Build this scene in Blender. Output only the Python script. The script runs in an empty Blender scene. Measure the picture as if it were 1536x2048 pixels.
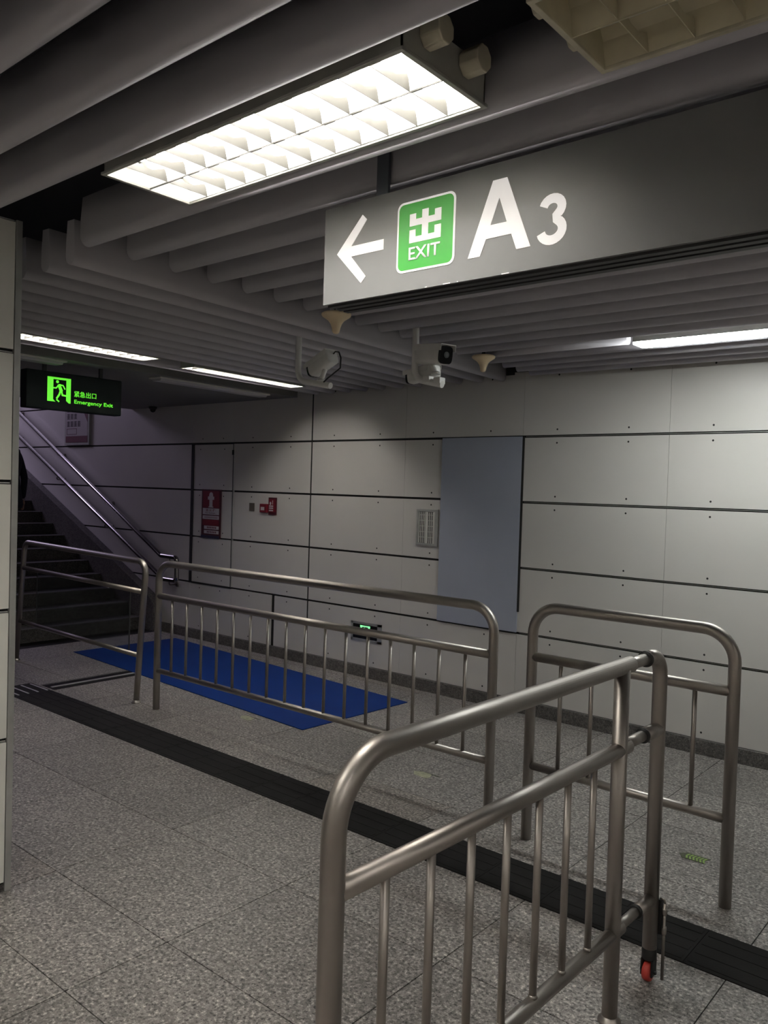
import bpy, bmesh, math, random
from mathutils import Vector, Matrix
random.seed(7)
PI = math.pi
COL = bpy.context.scene.collection
SC = bpy.context.scene

# ---------------------------------------------------------------- camera
def cam_setup():
    yaw, pitch, roll = [math.radians(a) for a in (40.082, -1.554, 1.755)]
    F = Vector((-math.sin(yaw)*math.cos(pitch), math.cos(yaw)*math.cos(pitch), math.sin(pitch)))
    R0 = Vector((math.cos(yaw), math.sin(yaw), 0)); U0 = R0.cross(F)
    c, s = math.cos(roll), math.sin(roll)
    R = c*R0 + s*U0; U = -s*R0 + c*U0
    cd = bpy.data.cameras.new('camera'); cam = bpy.data.objects.new('camera', cd); COL.objects.link(cam)
    m = Matrix((R, U, -F)).transposed().to_4x4(); m.translation = (0, 0, 1.65)
    cam.matrix_world = m
    cd.sensor_fit = 'HORIZONTAL'; cd.sensor_width = 36.0
    cd.lens = 1624.1/1536*36.0
    cd.clip_start = 0.05; cd.clip_end = 100
    SC.camera = cam
cam_setup()
SC.view_settings.view_transform = 'Standard'
SC.view_settings.look = 'None'
SC.view_settings.gamma = 1
SC.view_settings.use_curve_mapping = False
SC.view_settings.exposure = 0.42
TUBE = 40.0          # radiance of the lit fluorescent tubes
w = bpy.data.worlds.new('world'); SC.world = w; w.use_nodes = True
w.node_tree.nodes['Background'].inputs[0].default_value = (0.55, 0.58, 0.7, 1)
w.node_tree.nodes['Background'].inputs[1].default_value = 0.03
# daylight that falls down the stairwell
ld = bpy.data.lights.new('stairwell_daylight', 'AREA'); ld.shape = 'RECTANGLE'; ld.size = 2.2; ld.size_y = 1.6
ld.energy = 72; ld.color = (0.76, 0.66, 1.0)
lo = bpy.data.objects.new('stairwell_daylight', ld); COL.objects.link(lo)
lo.location = (-13.2, 3.9, 4.7); lo.rotation_euler = (math.radians(30), math.radians(-25), 0)

# ---------------------------------------------------------------- materials
def lin(c):
    return tuple((v/12.92 if v <= .04045 else ((v+.055)/1.055)**2.4) for v in c)
def rgb(r, g, b): return lin((r/255, g/255, b/255)) + (1,)
def mat(name, col, rough=.5, metal=0, emit=None, es=0, spec=.5):
    m = bpy.data.materials.new(name); m.use_nodes = True
    b = m.node_tree.nodes['Principled BSDF']
    b.inputs['Base Color'].default_value = col
    b.inputs['Roughness'].default_value = rough
    b.inputs['Metallic'].default_value = metal
    b.inputs['Specular IOR Level'].default_value = spec
    if emit:
        b.inputs['Emission Color'].default_value = emit
        b.inputs['Emission Strength'].default_value = es
    return m
def vary(m, scale, amt, bump=0, bscale=None, stretch=None, rough_amt=0):
    """slow colour variation plus fine bump, in object space"""
    nt = m.node_tree; N = nt.nodes; L = nt.links; b = N['Principled BSDF']
    tc = N.new('ShaderNodeTexCoord'); mp = N.new('ShaderNodeMapping')
    if stretch: mp.inputs['Scale'].default_value = stretch
    L.new(tc.outputs['Object'], mp.inputs[0])
    nz = N.new('ShaderNodeTexNoise'); nz.inputs['Scale'].default_value = scale; nz.inputs['Detail'].default_value = 4
    L.new(mp.outputs[0], nz.inputs['Vector'])
    c = tuple(b.inputs['Base Color'].default_value)
    rp = N.new('ShaderNodeValToRGB')
    rp.color_ramp.elements[0].position = .3; rp.color_ramp.elements[1].position = .7
    rp.color_ramp.elements[0].color = tuple(v*(1-amt) for v in c[:3])+(1,)
    rp.color_ramp.elements[1].color = tuple(min(1, v*(1+amt)) for v in c[:3])+(1,)
    L.new(nz.outputs[0], rp.inputs[0]); L.new(rp.outputs[0], b.inputs['Base Color'])
    if rough_amt:
        mr = N.new('ShaderNodeMapRange'); r0 = b.inputs['Roughness'].default_value
        mr.inputs['To Min'].default_value = r0-rough_amt; mr.inputs['To Max'].default_value = r0+rough_amt
        L.new(nz.outputs[0], mr.inputs['Value']); L.new(mr.outputs[0], b.inputs['Roughness'])
    if bump:
        n2 = N.new('ShaderNodeTexNoise'); n2.inputs['Scale'].default_value = bscale or scale*6
        L.new(mp.outputs[0], n2.inputs['Vector'])
        bp = N.new('ShaderNodeBump'); bp.inputs['Strength'].default_value = bump; bp.inputs['Distance'].default_value = .002
        L.new(n2.outputs[0], bp.inputs['Height']); L.new(bp.outputs[0], b.inputs['Normal'])
    return m
def granite(name, dark, mid, light, rough=.5, scale=80):
    m = mat(name, mid, rough); nt = m.node_tree; N = nt.nodes; L = nt.links; b = N['Principled BSDF']
    tc = N.new('ShaderNodeTexCoord')
    n1 = N.new('ShaderNodeTexNoise'); n1.inputs['Scale'].default_value = scale; n1.inputs['Detail'].default_value = 3; n1.inputs['Roughness'].default_value = .7
    n3 = N.new('ShaderNodeTexNoise'); n3.inputs['Scale'].default_value = 1.1; n3.inputs['Detail'].default_value = 5
    n4 = N.new('ShaderNodeTexNoise'); n4.inputs['Scale'].default_value = 14; n4.inputs['Detail'].default_value = 4
    for n in (n1, n3, n4): L.new(tc.outputs['Object'], n.inputs['Vector'])
    r1 = N.new('ShaderNodeValToRGB'); e = r1.color_ramp.elements
    e[0].position = .38; e[0].color = dark; e[1].position = .63; e[1].color = light
    x = e.new(.46); x.color = mid; x = e.new(.55); x.color = mid
    L.new(n1.outputs[0], r1.inputs[0])
    vo = N.new('ShaderNodeTexVoronoi'); vo.inputs['Scale'].default_value = 72
    L.new(tc.outputs['Object'], vo.inputs['Vector'])
    vr = N.new('ShaderNodeMapRange'); vr.inputs['From Min'].default_value = 0; vr.inputs['From Max'].default_value = 1
    vr.inputs['To Min'].default_value = .62; vr.inputs['To Max'].default_value = 1.3
    sx = N.new('ShaderNodeSeparateColor'); L.new(vo.outputs['Color'], sx.inputs[0]); L.new(sx.outputs[0], vr.inputs['Value'])
    r2 = N.new('ShaderNodeMapRange'); r2.inputs['From Min'].default_value = .3; r2.inputs['From Max'].default_value = .7
    r2.inputs['To Min'].default_value = .78; r2.inputs['To Max'].default_value = 1.15
    L.new(n3.outputs[0], r2.inputs['Value'])
    r4 = N.new('ShaderNodeMapRange'); r4.inputs['From Min'].default_value = .3; r4.inputs['From Max'].default_value = .7
    r4.inputs['To Min'].default_value = .93; r4.inputs['To Max'].default_value = 1.07
    L.new(n4.outputs[0], r4.inputs['Value'])
    mm = N.new('ShaderNodeMath'); mm.operation = 'MULTIPLY'; L.new(vr.outputs[0], mm.inputs[0]); L.new(r2.outputs[0], mm.inputs[1])
    m2 = N.new('ShaderNodeMath'); m2.operation = 'MULTIPLY'; L.new(mm.outputs[0], m2.inputs[0]); L.new(r4.outputs[0], m2.inputs[1])
    vm = N.new('ShaderNodeVectorMath'); vm.operation = 'SCALE'
    L.new(r1.outputs[0], vm.inputs[0]); L.new(m2.outputs[0], vm.inputs['Scale'])
    L.new(vm.outputs[0], b.inputs['Base Color'])
    bp = N.new('ShaderNodeBump'); bp.inputs['Strength'].default_value = .15; bp.inputs['Distance'].default_value = .001
    L.new(n1.outputs[0], bp.inputs['Height']); L.new(bp.outputs[0], b.inputs['Normal'])
    return m
def g(v, t=1.0): return (v*1.02*t, v*.94, v*.885/t, 1)
M = {}
M['granite_a'] = granite('speckled_granite', g(.05), g(.245), g(.56), .45)
M['granite_b'] = granite('speckled_granite_darker', g(.038), g(.212), g(.49), .45)
M['granite_c'] = granite('speckled_granite_warm', g(.046, 1.03), g(.23, 1.03), g(.53, 1.03), .45)
M['dark_granite'] = granite('dark_granite', g(.045), g(.10), g(.17), .55, 120)
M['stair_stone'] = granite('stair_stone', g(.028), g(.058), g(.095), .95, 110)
M['grout'] = mat('grout', (.02, .018, .016, 1), .9)
M['tactile'] = vary(mat('tactile_stone', (.010, .009, .009, 1), .8, spec=.2), 3, .3, .2, 160)
M['wall'] = vary(mat('wall_panel_enamel', (.605, .58, .55, 1), .38), 1.3, .035, .03, 30)
M['gap'] = mat('joint_shadow_gap', (.012, .011, .010, 1), .8)
M['column'] = vary(mat('column_panel_enamel', (.80, .785, .72, 1), .4), 2, .04)
M['alu'] = vary(mat('aluminium_trim', (.50, .50, .48, 1), .4, .6), 8, .15)
M['soffit'] = vary(mat('soffit_paint', (.20, .195, .19, 1), .7), 1.5, .05)
M['void'] = mat('ceiling_void_paint', (.018, .018, .024, 1), .9)
M['baffle'] = vary(mat('baffle_grey_enamel', (.56, .538, .578, 1), .7, spec=.25), 2.5, .04)
def steel(name, col, rough):
    m = mat(name, col, rough, 1.0)
    vary(m, 5, .05, rough_amt=.02)
    return m
M['steel'] = steel('brushed_stainless_steel', (.41, .378, .35, 1), .42)
M['steel_dull'] = steel('dull_stainless_steel', (.33, .30, .275, 1), .42)
M['steel_far'] = steel('polished_handrail_steel', (.36, .34, .335, 1), .2)
M['black'] = mat('black_plastic', (.012, .012, .012, 1), .45)
M['black_gloss'] = mat('black_glass', (.008, .008, .009, 1), .12)
M['red_wheel'] = vary(mat('red_rubber', (.42, .035, .025, 1), .5), 30, .15)
M['mat_blue'] = vary(mat('blue_vinyl', (.0015, .024, .15, 1), .7, spec=.15), 3, .06, .1, 300)
M['white_metal'] = vary(mat('white_enamel_metal', (.66, .65, .60, 1), .45), 5, .04)
M['cream'] = vary(mat('aged_cream_enamel', (.60, .55, .42, 1), .5), 12, .18)
M['reflector'] = mat('white_reflector', (.80, .79, .74, 1), .45)
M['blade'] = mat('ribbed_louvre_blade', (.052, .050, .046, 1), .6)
M['reflector_old'] = vary(mat('yellowed_reflector', (.64, .58, .42, 1), .4), 9, .15)
M['frame'] = vary(mat('light_frame_enamel', (.40, .395, .36, 1), .5), 8, .1)
M['tube_on'] = mat('lit_fluorescent_tube', (1, 1, 1, 1), .3, emit=(1, .965, .91, 1), es=TUBE)
M['tube_boosted'] = mat('lit_boosted_fluorescent_tube', (1, 1, 1, 1), .3, emit=(1, .965, .91, 1), es=TUBE*2.2)  # output raised above the other tubes to brighten the middle of the wall
M['tube_off'] = mat('unlit_fluorescent_tube', (.75, .75, .72, 1), .25)
M['opal_on'] = mat('lit_opal_diffuser', (1, 1, 1, 1), .3, emit=(.95, 1, .97, 1), es=38.0)
M['sign_face'] = vary(mat('grey_sign_face', (.20, .20, .205, 1), .42), 3, .04)
M['sign_edge'] = mat('dark_sign_edge', (.035, .035, .036, 1), .5)
M['sign_white'] = mat('backlit_white_acrylic', (.80, .78, .76, 1), .4, emit=(1, .95, .93, 1), es=.32)
M['sign_green'] = mat('backlit_green_acrylic', (.035, .31, .035, 1), .4, emit=(.05, .5, .045, 1), es=.09)
M['em_case'] = mat('dark_green_black_case', (.006, .010, .011, 1), .6, spec=.15)
M['em_green'] = mat('lit_green_acrylic', (.1, .6, .05, 1), .4, emit=(.13, .78, .035, 1), es=.75)
M['post_hanger'] = mat('dark_hanger_paint', (.12, .13, .155, 1), .5)
M['cam_white'] = vary(mat('cctv_white_plastic', (.74, .73, .70, 1), .5), 12, .05)
M['pipe_white'] = mat('white_painted_pipe', (.80, .79, .76, 1), .4)
M['beige'] = vary(mat('beige_plastic', (.80, .64, .42, 1), .5), 14, .08)
M['blank_blue'] = vary(mat('blue_grey_sheet', (.36, .385, .46, 1), .42), 1.2, .05)
M['red'] = mat('red_print', (.17, .008, .018, 1), .45)
M['red_dark'] = mat('dark_red_print', (.06, .006, .010, 1), .5)
M['print_white'] = mat('white_print', (.50, .48, .50, 1), .5)
M['print_dark'] = mat('dark_print', (.045, .03, .04, 1), .5)
M['print_navy'] = mat('navy_print', (.02, .02, .05, 1), .5)
M['print_maroon'] = mat('maroon_print', (.13, .03, .05, 1), .5)
M['poster_paper'] = mat('poster_paper', (.42, .38, .38, 1), .5)
M['grey_plate'] = mat('grey_plate', (.10, .085, .065, 1), .5)
M['gl_green'] = mat('lit_pale_green', (.3, .8, .4, 1), .4, emit=(.3, .9, .42, 1), es=.6)
M['arrow_green'] = vary(mat('faded_green_sticker', (.20, .32, .07, 1), .5), 60, .35)
M['arrow_dark'] = vary(mat('dark_sticker', (.05, .055, .03, 1), .5), 60, .4)
M['sticker_pale'] = vary(mat('worn_pale_sticker', (.36, .36, .24, 1), .5), 40, .4)
M['cloth_dark'] = mat('dark_cloth', (.012, .012, .02, 1), .9)
M['skin'] = mat('skin', (.45, .28, .20, 1), .55)
M['hair'] = mat('black_hair', (.01, .008, .008, 1), .5)
M['shoe'] = mat('pale_shoe', (.14, .14, .13, 1), .6)
gm = bpy.data.materials.new('clear_acrylic'); gm.use_nodes = True
gb = gm.node_tree.nodes['Principled BSDF']
gb.inputs['Base Color'].default_value = (.80, .84, .86, 1); gb.inputs['Roughness'].default_value = .06
gb.inputs['Transmission Weight'].default_value = 1; gb.inputs['IOR'].default_value = 1.2
M['glass'] = gm

# ---------------------------------------------------------------- mesh helpers
class MB:
    def __init__(s): s.bm = bmesh.new(); s.mats = []
    def mi(s, m):
        if m not in s.mats: s.mats.append(m)
        return s.mats.index(m)
    def _tag(s, faces, m, smooth=False):
        i = s.mi(m)
        for f in faces: f.material_index = i; f.smooth = smooth
    def box(s, x0, x1, y0, y1, z0, z1, m, skip=''):
        v = [s.bm.verts.new(p) for p in ((x0,y0,z0),(x1,y0,z0),(x1,y1,z0),(x0,y1,z0),(x0,y0,z1),(x1,y0,z1),(x1,y1,z1),(x0,y1,z1))]
        q = {'b':(0,3,2,1),'t':(4,5,6,7),'f':(0,1,5,4),'k':(2,3,7,6),'l':(3,0,4,7),'r':(1,2,6,5)}
        s._tag([s.bm.faces.new([v[i] for i in idx]) for k, idx in q.items() if k not in skip], m)
        return v
    def xbox(s, mtx, sx, sy, sz, m):
        v = s.box(-sx/2, sx/2, -sy/2, sy/2, -sz/2, sz/2, m)
        for p in v: p.co = mtx @ p.co
        return v
    def poly(s, pts, m, vec=None, smooth=False):
        """planar polygon, optionally extruded by vec"""
        v = [s.bm.verts.new(p) for p in pts]
        fs = [s.bm.faces.new(v)]
        if vec is not None:
            vec = Vector(vec); u = [s.bm.verts.new(Vector(p)+vec) for p in pts]; n = len(v)
            fs.append(s.bm.faces.new(u[::-1]))
            side = [s.bm.faces.new((v[(i+1)%n], v[i], u[i], u[(i+1)%n])) for i in range(n)]
            s._tag(side, m, smooth)
        s._tag(fs, m)
    def sweep(s, pts, r, m, n=16, cap=True, radii=None):
        pts = [Vector(p) for p in pts]
        t0 = (pts[1]-pts[0]).normalized()
        up = Vector((0,0,1)) if abs(t0.z) < .9 else Vector((1,0,0))
        a = t0.cross(up).normalized(); rings = []
        for i, p in enumerate(pts):
            if i == 0: t = t0
            elif i == len(pts)-1: t = (pts[i]-pts[i-1]).normalized()
            else: t = ((pts[i]-pts[i-1]).normalized()+(pts[i+1]-pts[i]).normalized()).normalized()
            a = (a - a.dot(t)*t).normalized(); b = t.cross(a)
            rr = radii[i] if radii else r
            rings.append([s.bm.verts.new(p + rr*(math.cos(2*PI*k/n)*a + math.sin(2*PI*k/n)*b)) for k in range(n)])
        fs = []
        for i in range(len(rings)-1):
            for k in range(n):
                fs.append(s.bm.faces.new((rings[i][k], rings[i][(k+1)%n], rings[i+1][(k+1)%n], rings[i+1][k])))
        s._tag(fs, m, True)
        if cap: s._tag([s.bm.faces.new(rings[0][::-1]), s.bm.faces.new(rings[-1])], m)
    def cyl(s, p, q, r, m, n=16): s.sweep([p, q], r, m, n)
    def lathe(s, o, prof, m, n=28, axis='z'):
        rings = []
        for r, z in prof:
            ring = []
            for k in range(n):
                c, d = r*math.cos(2*PI*k/n), r*math.sin(2*PI*k/n)
                p = {'z':(c,d,z),'x':(z,c,d),'y':(c,z,d)}[axis]
                ring.append(s.bm.verts.new(Vector(o)+Vector(p)))
            rings.append(ring)
        fs = [s.bm.faces.new((rings[i][k], rings[i][(k+1)%n], rings[i+1][(k+1)%n], rings[i+1][k])) for i in range(len(rings)-1) for k in range(n)]
        s._tag(fs, m, True)
        s._tag([s.bm.faces.new(rings[0][::-1]), s.bm.faces.new(rings[-1])], m)
    def ball(s, c, r, m, sc=(1,1,1), seg=16):
        ret = bmesh.ops.create_uvsphere(s.bm, u_segments=seg, v_segments=seg//2+2, radius=r)
        fs = set()
        for v in ret['verts']:
            v.co = Vector(c)+Vector((v.co.x*sc[0], v.co.y*sc[1], v.co.z*sc[2]))
            fs.update(v.link_faces)
        s._tag(fs, m, True)
    def build(s, name, parent=None, bevel=0, loc=None):
        bmesh.ops.recalc_face_normals(s.bm, faces=s.bm.faces)
        me = bpy.data.meshes.new(name); s.bm.to_mesh(me); s.bm.free()
        for m in s.mats: me.materials.append(M[m])
        o = bpy.data.objects.new(name, me); COL.objects.link(o)
        if parent is not None:
            o.parent = parent
            if not getattr(s, 'local', False):
                o.matrix_parent_inverse = Matrix.Identity(4)
                pl = parent; off = Vector((0,0,0))
                while pl is not None: off += pl.location; pl = pl.parent
                o.location = -off
        if bevel:
            b = o.modifiers.new('bevel', 'BEVEL'); b.width = bevel; b.segments = 2; b.limit_method = 'ANGLE'
        return o
def tag(o, label=None, cat=None, group=None, kind=None):
    if label: o['label'] = label
    if cat: o['category'] = cat
    if group: o['group'] = group
    if kind: o['kind'] = kind
    return o
def thing(name, loc, label, cat, group=None):
    o = bpy.data.objects.new(name, None); COL.objects.link(o); o.location = loc; o.empty_display_size = .1
    return tag(o, label, cat, group)
def lab(o, t): o['label'] = t; return o
def arc_path(corners, rad, n=8):
    """polyline with rounded corners"""
    C = [Vector(c) for c in corners]; out = [C[0]]
    for i in range(1, len(C)-1):
        a = (C[i-1]-C[i]).normalized(); b = (C[i+1]-C[i]).normalized()
        r = rad[i-1] if isinstance(rad, (list, tuple)) else rad
        th = a.angle(b)/2; d = r/math.tan(th)
        p0 = C[i]+a*d; p1 = C[i]+b*d; ctr = C[i]+(a+b).normalized()*(r/math.sin(th))
        for k in range(n+1):
            t = k/n; w0 = (p0-ctr); w1 = (p1-ctr); om = w0.angle(w1)
            out.append(ctr + (math.sin((1-t)*om)*w0 + math.sin(t*om)*w1)/math.sin(om))
    out.append(C[-1]); return out
def text_mesh(name, s, m, x0, x1, z0, z1, place, parent, bold=0.0, depth=.0008):
    """text outlines fitted into the box x0..x1, z0..z1; place maps (u, v, d) to the world"""
    cu = bpy.data.curves.new('txt', 'FONT'); cu.body = s; cu.offset = bold; cu.resolution_u = 6
    to = bpy.data.objects.new('txt', cu); COL.objects.link(to)
    bpy.context.view_layer.update()
    dg = bpy.context.evaluated_depsgraph_get()
    me = bpy.data.meshes.new_from_object(to.evaluated_get(dg))
    bpy.data.objects.remove(to); bpy.data.curves.remove(cu)
    xs = [v.co.x for v in me.vertices]; ys = [v.co.y for v in me.vertices]
    a, b, c, d = min(xs), max(xs), min(ys), max(ys)
    bm = bmesh.new(); bm.from_mesh(me); bpy.data.meshes.remove(me)
    for v in bm.verts:
        u = x0+(v.co.x-a)/(b-a)*(x1-x0); t = z0+(v.co.y-c)/(d-c)*(z1-z0)
        v.co = place(u, t, 0)
    bmesh.ops.remove_doubles(bm, verts=bm.verts, dist=1e-6)
    mb = MB(); mb.bm.free(); mb.bm = bm; i = mb.mi(m)
    for f in bm.faces: f.material_index = i
    ret = bmesh.ops.extrude_face_region(bm, geom=list(bm.faces))
    dv = place(0, 0, depth)-place(0, 0, 0)
    for e in ret['geom']:
        if isinstance(e, bmesh.types.BMVert): e.co += dv
    for f in bm.faces: f.material_index = i
    return mb.build(name, parent)

WY = 5.355    # face of the long panelled wall
CZ = 2.51     # underside of the ceiling baffles

# ---------------------------------------------------------------- floor
def floor():
    mb = MB(); mb.box(-16, 6, -5, 6, -.12, -.004, 'grout')
    xs = [-.834-.79*k for k in range(-9, 10)][::-1]
    xs = [x for x in xs if -7.95 < x < 6]; xs = [-8.0]+xs+[6]
    ys = [-5, -4.4, -3.8, -3.2, -2.6, -2.0, -1.4, -.8, -.2, .37, .95, 1.341, 1.73, 2.314, 2.895, 3.189, 3.48, 4.07, 4.66, 5.25, 5.355]
    gp = .0021
    rnd = random.Random(4)
    for i in range(len(xs)-1):
        for j in range(len(ys)-1):
            if abs(ys[j]-2.895) < .01 and xs[i] > -6.2: continue
            k = rnd.choice('aaabc')
            if abs(ys[j]-1.341) < .01 and -2.5 < xs[i] < -2.3: k = 'b'
            mb.box(xs[i]+gp, xs[i+1]-gp, ys[j]+gp, ys[j+1]-gp, -.02, 0, 'granite_'+k, 'b')
    o = mb.build('floor'); tag(o, kind='structure')
    # tactile strip of ribbed dark tiles
    mb = MB(); p = .295; x = -6.0
    while x < 5.9:
        mb.box(x+.001, x+p-.001, 2.897, 3.187, -.02, .0015, 'tactile', 'b')
        for k in range(4):
            yy = 2.897+.0725*(k+.5)
            mb.box(x+.012, x+p-.012, yy-.016, yy+.016, .0015, .0030, 'tactile', 'b')
        x += p
    tag(mb.build('tactile_paving_strip'), 'black ribbed tactile guide strip crossing the speckled floor in front of the railings', 'tactile strip')
    # end plate with bright metal ribs, at the left end
    t = thing('tactile_end_tile', (-6.18, 3.04, 0), 'dark floor tile with four bright metal ribs at the far end of the tactile strip', 'floor tile')
    mb = MB(); mb.box(-6.36, -6.002, 2.897, 3.187, -.02, .0016, 'tactile', 'b'); mb.build('tile', t)
    for k in range(4):
        yy = 2.938+.076*k
        mb = MB(); mb.box(-6.33, -6.05, yy-.006, yy+.006, .0016, .005, 'alu', 'b'); mb.build('metal_rib', t, .001)
    mb = MB()
    mb.box(-6.22, -6.03, 3.21, 4.03, -.0005, .0012, 'tactile', 'b'); mb.box(-6.13, -6.10, 3.23, 3.98, .0012, .006, 'alu', 'b')
    mb.box(-6.25, -6.22, 3.21, 4.03, -.0005, .003, 'dark_granite', 'b')
    tag(mb.build('floor_track'), 'dark floor channel with a thin metal line between tactile strip and blue mat', 'floor track')
    # dark threshold band before the stair
    mb = MB(); mb.box(-7.95, -7.70, 1.6, 5.33, -.002, .0015, 'tactile', 'b')
    tag(mb.build('threshold_band'), 'dark stone band set in the floor at the foot of the stairs', 'threshold')
floor()

def skirting():
    mb = MB(); mb.box(-7.72, 6, 5.335, 5.372, 0, .097, 'dark_granite')
    tag(mb.build('baseboard_back', bevel=.003), kind='structure')
skirting()

# ---------------------------------------------------------------- panelled wall
ZL = [.10, .598, 1.093, 1.590, 2.083, 2.580, 3.075, 3.57, 4.07, 4.6]
XV = [-16, -7.224, -6.527, -5.408, -4.291, -3.159, -2.046, -.93, .185, 1.30, 2.415, 3.53, 4.65, 6]
def wall_back():
    mb = MB(); mb.box(-16, -7.224, WY+.014, WY+.12, 0, 5, 'gap'); mb.box(-7.224, -6.527, WY+.014, WY+.12, 0, .59, 'gap')
    mb.box(-7.224, -6.527, WY+.014, WY+.12, 2.08, 5, 'gap'); mb.box(-6.527, 6, WY+.014, WY+.12, 0, 5, 'gap')
    for i in range(len(XV)-1):
        x0, x1 = XV[i], XV[i+1]
        for j in range(len(ZL)-1):
            if i > 1 and j > 4: continue
            if i == 1 and 1 <= j <= 3: continue
            z0, z1 = ZL[j], ZL[j+1]; hg = .009; a = .0012; b = .0012
            if abs(x0+5.408) < .01: a = .009
            if abs(x1+5.408) < .01: b = .009
            lo = z0+hg if j > 0 else z0
            if i == 2 and j == 0:
                mb.box(x0+a, -5.915, WY, WY+.018, lo, z1-hg, 'wall'); mb.box(-5.865, x1-b, WY, WY+.018, lo, z1-hg, 'wall')
            else: mb.box(x0+a, x1-b, WY, WY+.018, lo, z1-hg, 'wall')
            if i == 0: continue
            for q in (.255, .745):
                xx = x0+(x1-x0)*q
                for zz in (lo+.04, z1-.05):
                    if zz < .12: continue
                    mb.poly([(xx+0.0072*math.cos(k*PI/4), WY-.0006, zz+0.0072*math.sin(k*PI/4)) for k in range(8)], 'gap')
    mb.box(-5.4165, -5.3995, WY+.002, WY+.012, .10, 2.58, 'gap')
    # metal lining visible inside the joints of the right-hand bays
    for z in ZL[1:5]: mb.box(-3.14, 6, WY+.006, WY+.016, z-.001, z+.002, 'alu')
    mb.box(-3.36, -3.25, WY-.002, WY+.01, 2.552, 2.60, 'gap')
    tag(mb.build('wall_back'), kind='structure')
    # hydrant cupboard door, flush with the panels
    d = thing('door_1', (-6.875, WY, .598), 'flush white panel door of the hydrant cupboard with dark edges, in the left part of the long wall', 'door')
    d['kind'] = 'structure'
    mb = MB()
    for z0, z1 in ((.607, 1.086), (1.100, 1.583), (1.597, 2.07)):
        mb.box(-7.185, -6.545, WY-.001, WY+.02, z0, z1, 'wall')
        for xx in (-7.08, -6.68):
            for zz in (z0+.05, z1-.05): mb.poly([(xx+.007*math.cos(k*PI/4), WY-.0016, zz+.007*math.sin(k*PI/4)) for k in range(8)], 'gap')
    mb.box(-7.20, -6.53, WY+.02, WY+.04, .6, 2.08, 'gap')
    mb.build('door_panel', d)
    mb = MB(); mb.box(-7.230, -7.186, WY-.006, WY+.03, .59, 2.09, 'gap'); mb.box(-7.19, -6.527, WY-.004, WY+.03, 2.072, 2.09, 'gap')
    mb.box(-7.19, -6.527, WY-.004, WY+.03, .588, .606, 'gap'); mb.build('door_frame', d)
    mb = MB(); mb.box(-6.540, -6.527, WY-.004, WY+.03, .606, 2.072, 'gap'); mb.box(-6.527, -6.522, WY-.006, WY+.03, .606, 2.072, 'alu'); mb.build('edge_strip', d)
    mb = MB(); mb.cyl((-6.53, WY-.012, 1.96), (-6.53, WY-.012, 2.01), .011, 'black', 10); mb.build('hinge', d)
wall_back()
def other_walls():
    mb = MB(); mb.box(3.4, 3.55, -2.9, 5.34, 0, 2.95, 'wall'); tag(mb.build('wall_right_bounce'), kind='structure')  # added unseen wall, set close to bounce lamp light onto the column
    mb = MB(); mb.box(-4.6, 3.4, -3.05, -2.9, 0, 2.95, 'wall'); tag(mb.build('wall_front_bounce'), kind='structure')  # added unseen wall, moved near so its bounce brightens the baffle faces
    mb = MB(); mb.box(-16.1, -16, 1.4, 5.5, 0, 5, 'wall'); tag(mb.build('wall_left'), kind='structure')
    mb = MB(); mb.box(-16, -7.9, 1.45, 1.58, 0, 5, 'wall'); tag(mb.build('wall_stair'), kind='structure')
other_walls()

# ---------------------------------------------------------------- column at the left
def column():
    mb = MB(); x1 = -3.185; zs = [0.03, .611, 1.127, 1.636, 2.148, 2.66]
    mb.box(-3.80, x1-.012, .62, 1.502, 0, 2.66, 'gap')
    for a, b in zip(zs[:-1], zs[1:]):
        mb.box(x1-.02, x1, .60, 1.500, a+.009, b-.009, 'column')
        mb.box(-3.80, x1-.02, 1.504, 1.524, a+.009, b-.009, 'column')
        mb.box(x1-.014, x1-.004, .60, 1.498, b-.006, b-.001, 'alu')
    mb.box(x1-.03, x1+.003, 1.502, 1.527, 0, 2.66, 'alu')
    mb.box(-3.83, x1-.004, .59, 1.522, 0, .03, 'dark_granite')
    mb.box(-3.7, -3.3, .7, 1.4, 2.66, 2.95, 'void')
    tag(mb.build('column', bevel=.0015), 'off-white panelled square column at the left edge, beside the railings', 'column')
column()

# ---------------------------------------------------------------- ceilings
def ceilings():
    mb = MB(); mb.box(-5.9, 6, -5, 5.5, 2.95, 3.05, 'void'); mb.box(-5.92, -5.88, -5, 5.36, 2.6, 3.0, 'void')
    tag(mb.build('ceiling'), kind='structure')
    mb = MB(); mb.poly([(-8.4, -1, 2.50), (-8.4, 5.36, 2.50), (-5.62, 5.36, 2.50), (-5.14, -1, 2.50)], 'soffit', (0, 0, .12)); mb.box(-8.4, -8.25, -1, 5.36, 2.62, 5, 'soffit')
    mb.box(-16, -8.4, 1.4, 5.5, 4.95, 5.05, 'soffit')
    tag(mb.build('ceiling_stair'), kind='structure')
ceilings()
NUM = ['first','second','third','fourth','fifth','sixth','seventh','eighth','ninth','tenth','eleventh','twelfth','thirteenth','fourteenth',
       'fifteenth','sixteenth','seventeenth','eighteenth','nineteenth','twentieth','twenty-first','twenty-second','twenty-third','twenty-fourth','twenty-fifth','twenty-sixth','twenty-seventh']
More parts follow.
